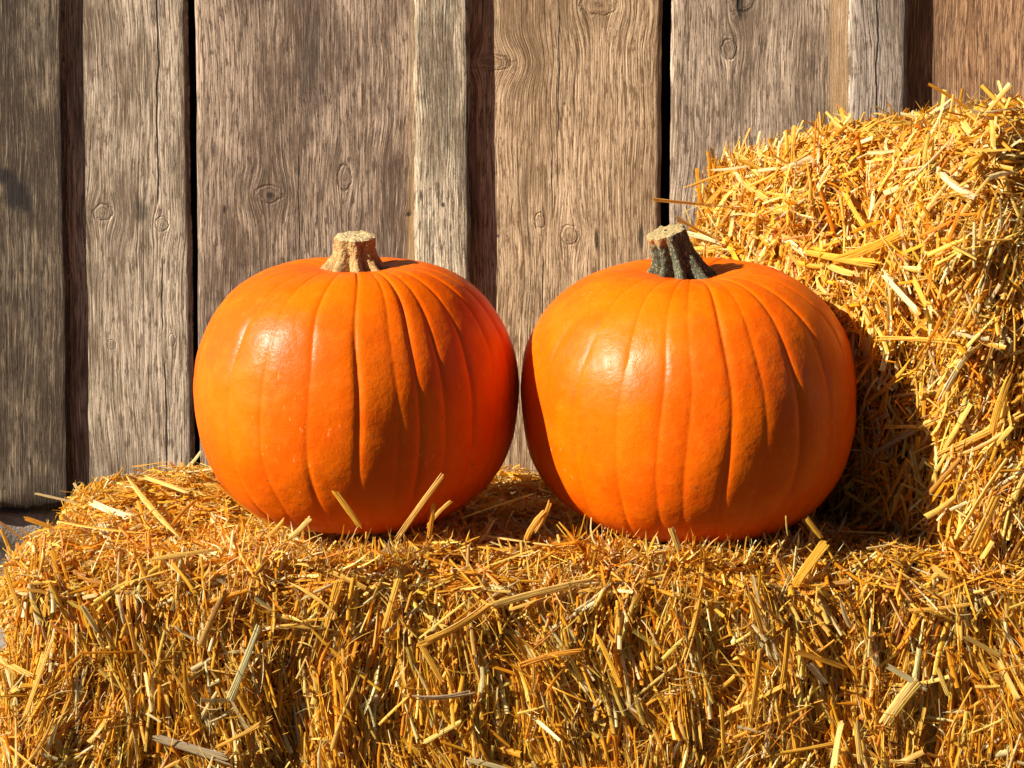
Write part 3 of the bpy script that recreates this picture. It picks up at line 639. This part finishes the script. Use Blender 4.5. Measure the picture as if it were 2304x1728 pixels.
layU.append(layer(UP, 7000, FU, (.012, .055), (.0005, .0013), 6, 'strip2', P_top, orient_any, R(28), (-.008, .008), .8, r2))
layU.append(layer(UP, 1900, FU, (.03, .085), (.0025, .0075), 5, 'strip3', [25, 10, 2, 30, 2, 26, 0, 4], orient_up, R(26), (-.001, .007), .2, r2, taper=.5, cup=.5))
layU.append(layer(UP, 2500, ['+x', '+y'], (.02, .07), (.0015, .005), 3, 'strip3', P_main, orient_any, R(10), (-.01, .003), .10, r2))
# stalks read off the photograph: (x0,y0,x1,y1,width px,tint,label or None) in pixels of the photograph
GO, AM, PA, WH, BR, GY = (.93, .52, .06), (.88, .40, .03), (.94, .66, .17), (.95, .84, .50), (.52, .32, .12), (.56, .45, .29)
LN = [
 (1468, 450, 1660, 462, 9, PA, 'long pale straw stalk pointing left from the tall bale above the green stem'),
 (1545, 420, 1690, 380, 6, GO, None), (1600, 383, 1700, 390, 7, WH, None), (1628, 352, 1710, 388, 8, PA, None),
 (1523, 492, 1640, 545, 13, PA, 'thick pale straw stalk jutting left just right of the green stem top'), (1570, 515, 1640, 548, 12, WH, None),
 (1695, 428, 1765, 462, 15, GO, None), (1760, 450, 1842, 488, 19, WH, 'fat whitish stalk end lying on the upper left of the tall bale'),
 (1895, 575, 2052, 522, 20, GO, 'broad golden split stalk lying across the tall bale above its middle'), (1842, 577, 1990, 590, 16, GO, 'straight thick stalk lying level on the tall bale beside the right pumpkin top'),
 (1872, 608, 1932, 616, 14, PA, None), (1795, 532, 1828, 575, 16, WH, 'white leaf-shaped straw flake on the face of the tall bale'),
 (2089, 187, 2195, 256, 6, AM, 'thin amber stalk poking up left from the top of the tall bale'), (2271, 192, 2205, 290, 10, GO, 'golden forked stalk sticking up from the tall bale top at the right'),
 (2036, 222, 2067, 265, 5, PA, None), (1969, 238, 2010, 284, 7, PA, None), (1923, 432, 1969, 530, 13, GO, None),
 (2187, 296, 2238, 384, 13, PA, None), (2161, 302, 2208, 392, 22, GO, None), (2020, 622, 2086, 705, 16, WH, None), (2058, 610, 2094, 700, 14, GO, None),
 (2184, 761, 2106, 910, 12, WH, 'slender white stalk leaning down left on the tall bale face right of the shadow'), (2266, 835, 2231, 970, 17, GO, None),
 (2294, 933, 2133, 1031, 16, GO, 'thick dull gold stalk slanting across the tall bale near the right edge'), (2074, 820, 1945, 898, 11, GO, None),
 (2082, 941, 2004, 957, 9, PA, None), (2074, 961, 1965, 1016, 10, GY, None), (1968, 757, 2168, 756, 9, GO, None), (1957, 757, 1953, 874, 13, BR, None),
 (2008, 1117, 1921, 1180, 9, PA, 'loose yellow stalk on the bale top at the foot of the right pumpkin, in shade'),
 (2235, 1106, 2192, 1252, 20, GO, None), (2060, 1030, 2010, 1130, 8, AM, None),
 (80, 1109, 176, 1151, 10, WH, 'bright white stalk sticking out left over the back of the low bale'), (166, 1087, 193, 1121, 7, WH, None),
 (217, 1152, 308, 1174, 15, WH, 'wide white flake of straw lying on the low bale at its left end'), (55, 1165, 118, 1204, 14, GO, None),
 (0, 1174, 60, 1236, 13, PA, None), (2, 1191, 38, 1260, 9, GO, None), (304, 1078, 376, 1039, 7, GO, None), (289, 1092, 381, 1222, 9, PA, None),
 (224, 1210, 311, 1350, 13, WH, 'long white topped stalk leaning down over the front of the low bale at the left'), (330, 1230, 325, 1345, 12, AM, 'upright amber stalk on the front of the low bale below its left top edge'),
 (376, 1196, 448, 1140, 8, GO, None), (135, 1214, 323, 1226, 20, GO, None), (345, 1280, 500, 1238, 13, PA, None), (10, 1280, 60, 1375, 14, GO, None), (337, 1095, 438, 1116, 12, PA, None),
 (593, 1406, 535, 1562, 16, (.60, .56, .27), 'greenish straight stalk leaning in the dark crease of the low bale'), (278, 1378, 333, 1530, 10, GO, None), (318, 1649, 506, 1707, 19, GY, 'greyish barky stalk near the bottom left of the low bale front'),
 (76, 1613, 123, 1439, 12, GO, None), (0, 1493, 76, 1530, 14, GO, None), (485, 1689, 593, 1609, 9, GO, None),
 (1100, 1354, 1346, 1313, 17, PA, 'long pale split stalk lying across the middle of the low bale front'), (966, 1425, 1100, 1357, 20, GO, None), (1086, 1237, 1248, 1246, 10, PA, None), (1068, 1262, 1151, 1258, 11, GO, None),
 (1585, 1280, 1541, 1475, 11, GO, 'slim upright golden stalk below the right pumpkin on the bale front'), (937, 1439, 999, 1541, 14, GO, None), (1191, 1479, 1310, 1450, 13, AM, None), (941, 1557, 1060, 1557, 10, GY, None),
 (1357, 1403, 1400, 1541, 12, GO, None), (1035, 1716, 1172, 1720, 10, WH, None), (937, 1678, 1046, 1613, 10, PA, None), 
 (1674, 1313, 1889, 1359, 13, PA, 'long pale stalk lying nearly level on the low bale right of centre'), (1845, 1255, 1791, 1324, 22, GO, 'stubby thick stalk at the top front edge below the right pumpkin'), (1682, 1346, 1714, 1415, 11, GO, None),
 (1798, 1459, 1896, 1510, 11, GO, None), (1976, 1486, 2082, 1535, 14, WH, 'straight whitish stalk slanting down right on the low bale front'), (2049, 1541, 1982, 1622, 28, PA, 'very thick pale stalk near the bottom right of the low bale front'),
 (1813, 1470, 1845, 1532, 14, GY, None), (1765, 1397, 1754, 1542, 13, GO, None), (2172, 1412, 2260, 1462, 12, PA, None), (2260, 1465, 2304, 1565, 16, PA, None), (1736, 1684, 1900, 1672, 9, GO, None), (1880, 1675, 2045, 1717, 10, PA, None),
 (1895, 1728, 1890, 1615, 17, PA, None), (1912, 1615, 1925, 1728, 14, PA, None), (2030, 1368, 2165, 1366, 9, GO, None), (1650, 1612, 1755, 1540, 11, GO, None), (1690, 1470, 1705, 1600, 15, GO, None), (2107, 1475, 2143, 1556, 9, PA, None),
 (1140, 1500, 1200, 1620, 9, GO, None), (1605, 1560, 1640, 1680, 10, GO, None), (905, 1310, 880, 1400, 13, GO, None), (760, 1320, 740, 1420, 11, GO, None)]
YL = LOW.c[1]-LOW.h[1]
def hit(px, py):
    d = ray(px, py); d = d/np.linalg.norm(d); o = np.array([0, 0, EYE]); t = 1.7
    for _ in range(90):
        p_ = o+d*t; s = min(LOW.sdf(p_[None])[0], UP.sdf(p_[None])[0])
        if s < 0.001: return p_, (UP if UP.sdf(p_[None])[0] < LOW.sdf(p_[None])[0] else LOW)
        t += s*0.7
        if t > 3.2: break
    return None, None
def nrm(b, p_):
    e = 0.004; g = np.array([b.sdf((p_+np.eye(3)[i]*e)[None])[0]-b.sdf((p_-np.eye(3)[i]*e)[None])[0] for i in range(3)]); return g/np.linalg.norm(g)
rs = np.random.default_rng(31)
def stalk_part(A, B, wm, col, nn, big=False, bend=None):
    L = np.linalg.norm(B-A); D = (B-A)/L; nn = nn-D*(nn@D); nn = nn/(np.linalg.norm(nn)+1e-9)
    bd = rs.normal(0, .09) if bend is None else bend
    # a flattened, split stalk: a few overlapping blades that fan a little and end raggedly
    k = 1 if wm < 0.0030 else (3 if wm < 0.0055 else 5)
    Bn = np.cross(D, nn); out = []; kn = rs.normal(0, .03)
    for i in range(k):
        f = 0 if k == 1 else (i/(k-1)-0.5)
        wi = wm*(1.0 if k == 1 else 1.45/k)*rs.uniform(.8, 1.15); a0 = rs.uniform(-.05, .05)*L; a1 = rs.uniform(-.05, .05)*L
        fan = rs.normal(0, .012)*L*(k > 1)
        A2 = A+Bn*(f*wm*.78-fan*.5)+D*a0+nn*abs(f)*-.0008+nn*rs.uniform(0, .0006); B2 = B+Bn*(f*wm*.78+fan*.5)+D*a1+nn*rs.uniform(0, .0006)-nn*abs(f)*.0008
        D2 = B2-A2; L2 = np.linalg.norm(D2); D2 /= L2
        n2 = nn+Bn*(f*0.9+rs.normal(0, .12)); n2 -= D2*(n2@D2); n2 /= np.linalg.norm(n2)
        c2 = np.clip(np.array(col)*rs.uniform(.82, 1.06)*np.array([1, rs.uniform(.93, 1.03), rs.uniform(.75, 1.1)]), .01, .95)
        out.append(strips(((A2+B2)/2)[None], D2[None], n2[None], np.array([L2]), np.array([wi]), (np.array([bd]), np.array([kn])), 14, 'strip5', np.array([rs.uniform(0, .5)]), c2[None], rs, cup=.28, rough=True))
    return join(out)
def resolve(x0, y0, x1, y1, wpx):
    a_, ba = hit(x0, y0); b_, bb = hit(x1, y1)
    if a_ is None and b_ is None: return None
    bale = ba or bb; ref = a_ if a_ is not None else b_
    na = nrm(bale, ref)
    if a_ is None: a_ = at(x0, y0, b_[1]-0.012)
    else: a_ = a_+nrm(ba, a_)*(0.014+wpx*0.00015)
    if b_ is None: b_ = at(x1, y1, a_[1]-0.012)
    else: b_ = b_+nrm(bb, b_)*0.011
    return a_, b_, na, bale
def tube_thing(name, part, label, cat='straw stalk', group=None):
    V, F, Cc, U = part; o0 = V.mean(0)
    o = mesh(name, V-o0, F, SM, None, loc=tuple(o0)); fcol(o.data, 'tint', Cc); fvec(o.data, 'grain', U); tag(o, label, cat, group); return o
for (x0, y0, x1, y1, wpx, col, lb) in LN:
    q = resolve(x0, y0, x1, y1, wpx)
    if q is None: print('miss', x0, y0); continue
    A, B, nn, bale = q; wm = wpx/FPX*A[1]*1.02
    if lb: tube_thing('straw_stalk', stalk_part(A, B, wm, col, nn), lb)
    else: (lay if bale is LOW else layU).append(stalk_part(A, B, wm, col, nn))
# stalks standing up in front of the pumpkins, rooted in the bale top
FR = [((743, 1092), (812, 1184), 2.045, 12, GO, 'short golden stalk leaning on the front of the left pumpkin'),
      ((992, 1072), (893, 1212), 2.035, 13, GO, 'long golden stalk leaning up right in front of the left pumpkin'),
      ((1012, 1128), (960, 1185), 2.05, 8, GO, None), ((976, 1133), (965, 1210), 2.04, 10, AM, None),
      ((486, 1088), (608, 1182), 2.13, 9, AM, None), ((1200, 1110), (1042, 1164), 2.10, 4, PA, None),
      ((1509, 1186), (1529, 1240), 2.03, 12, PA, None), ((1240, 1130), (1205, 1200), 2.04, 9, GO, None), ((1225, 1150), (1180, 1215), 2.03, 13, AM, None),
      ((1768, 1160), (1772, 1205), 2.03, 5, PA, None), ((1815, 1165), (1850, 1212), 2.03, 10, GO, None), ((640, 1170), (600, 1210), 2.03, 8, GO, None), ((700, 1165), (650, 1215), 2.03, 10, PA, None)]
for (a_, b_, Yd, wpx, col, lb) in FR:
    A = at(*a_, Yd); B = at(*b_, Yd+0.004); part = stalk_part(A, B, wpx/FPX*Yd, col, np.array([0, -1., 0.2]))
    if lb: tube_thing('straw_stalk', part, lb)
    else: lay.append(part)
# short tufts crowding up round the foot of each pumpkin
def tufts(k, r):
    a = r.uniform(R(-165), R(-15), k); w_ = r.integers(0, 2, k)
    cx = np.where(w_ == 0, PL[0], PR[0]); cy = np.where(w_ == 0, PL[1], PR[1])-.012
    rad = r.uniform(.118, .160, k)
    P = np.stack([cx+np.cos(a)*rad, cy+np.sin(a)*rad, r.uniform(-.018, -.006, k)], -1)
    el = r.uniform(R(5), R(75), k)**1.0; az_ = r.uniform(0, 2*np.pi, k)
    D = np.stack([np.cos(az_)*np.cos(el), np.sin(az_)*np.cos(el)*.6-.15, np.sin(el)], -1); D /= np.linalg.norm(D, axis=1)[:, None]
    L = r.uniform(0, 1, k)**2.2*.034+.008; P = P+D*(L*.35)[:, None]
    Nj = r.normal(0, 1, (k, 3)); Nj -= D*(Nj*D).sum(1)[:, None]; Nj /= np.linalg.norm(Nj, axis=1)[:, None]
    g = ~(inside_pumpkin(P) | inside_pumpkin(P+D*L[:, None]*.5)); P, D, Nj, L = P[g], D[g], Nj[g], L[g]; k = len(P)
    return strips(P, D, Nj, L, r.uniform(.0008, .0034, k), (r.normal(0, .25, k), r.normal(0, .25, k)), 4, 'strip3', r.uniform(.2, 1, k), tints(k, P_top, r), r, .4)
lay.append(tufts(1500, np.random.default_rng(77)))
# stalks bristling out of the upper bale's back corner and crest
def bristle(b, k, faces, r, keep, Lr, tl):
    return layer(b, k, faces, Lr, (.0012, .0036), 4, 'strip3', P_top, orient_any, tl, (0, .006), .12, r, taper=.5, keep=keep, cup=.5)
layU.append(bristle(UP, 900, ['-x', '+z'], np.random.default_rng(88), lambda P, Nw: (P[:, 2] > .18) & ((P[:, 1] > 2.30) | (P[:, 2] > .37)), (.02, .06), R(48)))
lay.append(bristle(LOW, 500, ['-x', '+z'], np.random.default_rng(89), lambda P, Nw: (P[:, 0] < -.40), (.02, .055), R(42)))
build_bale(LOW, 'long low golden straw bale carrying both pumpkins', lay, 0)
build_bale(UP, 'tall straw bale stacked at the right behind the green stemmed pumpkin', layU, 0)
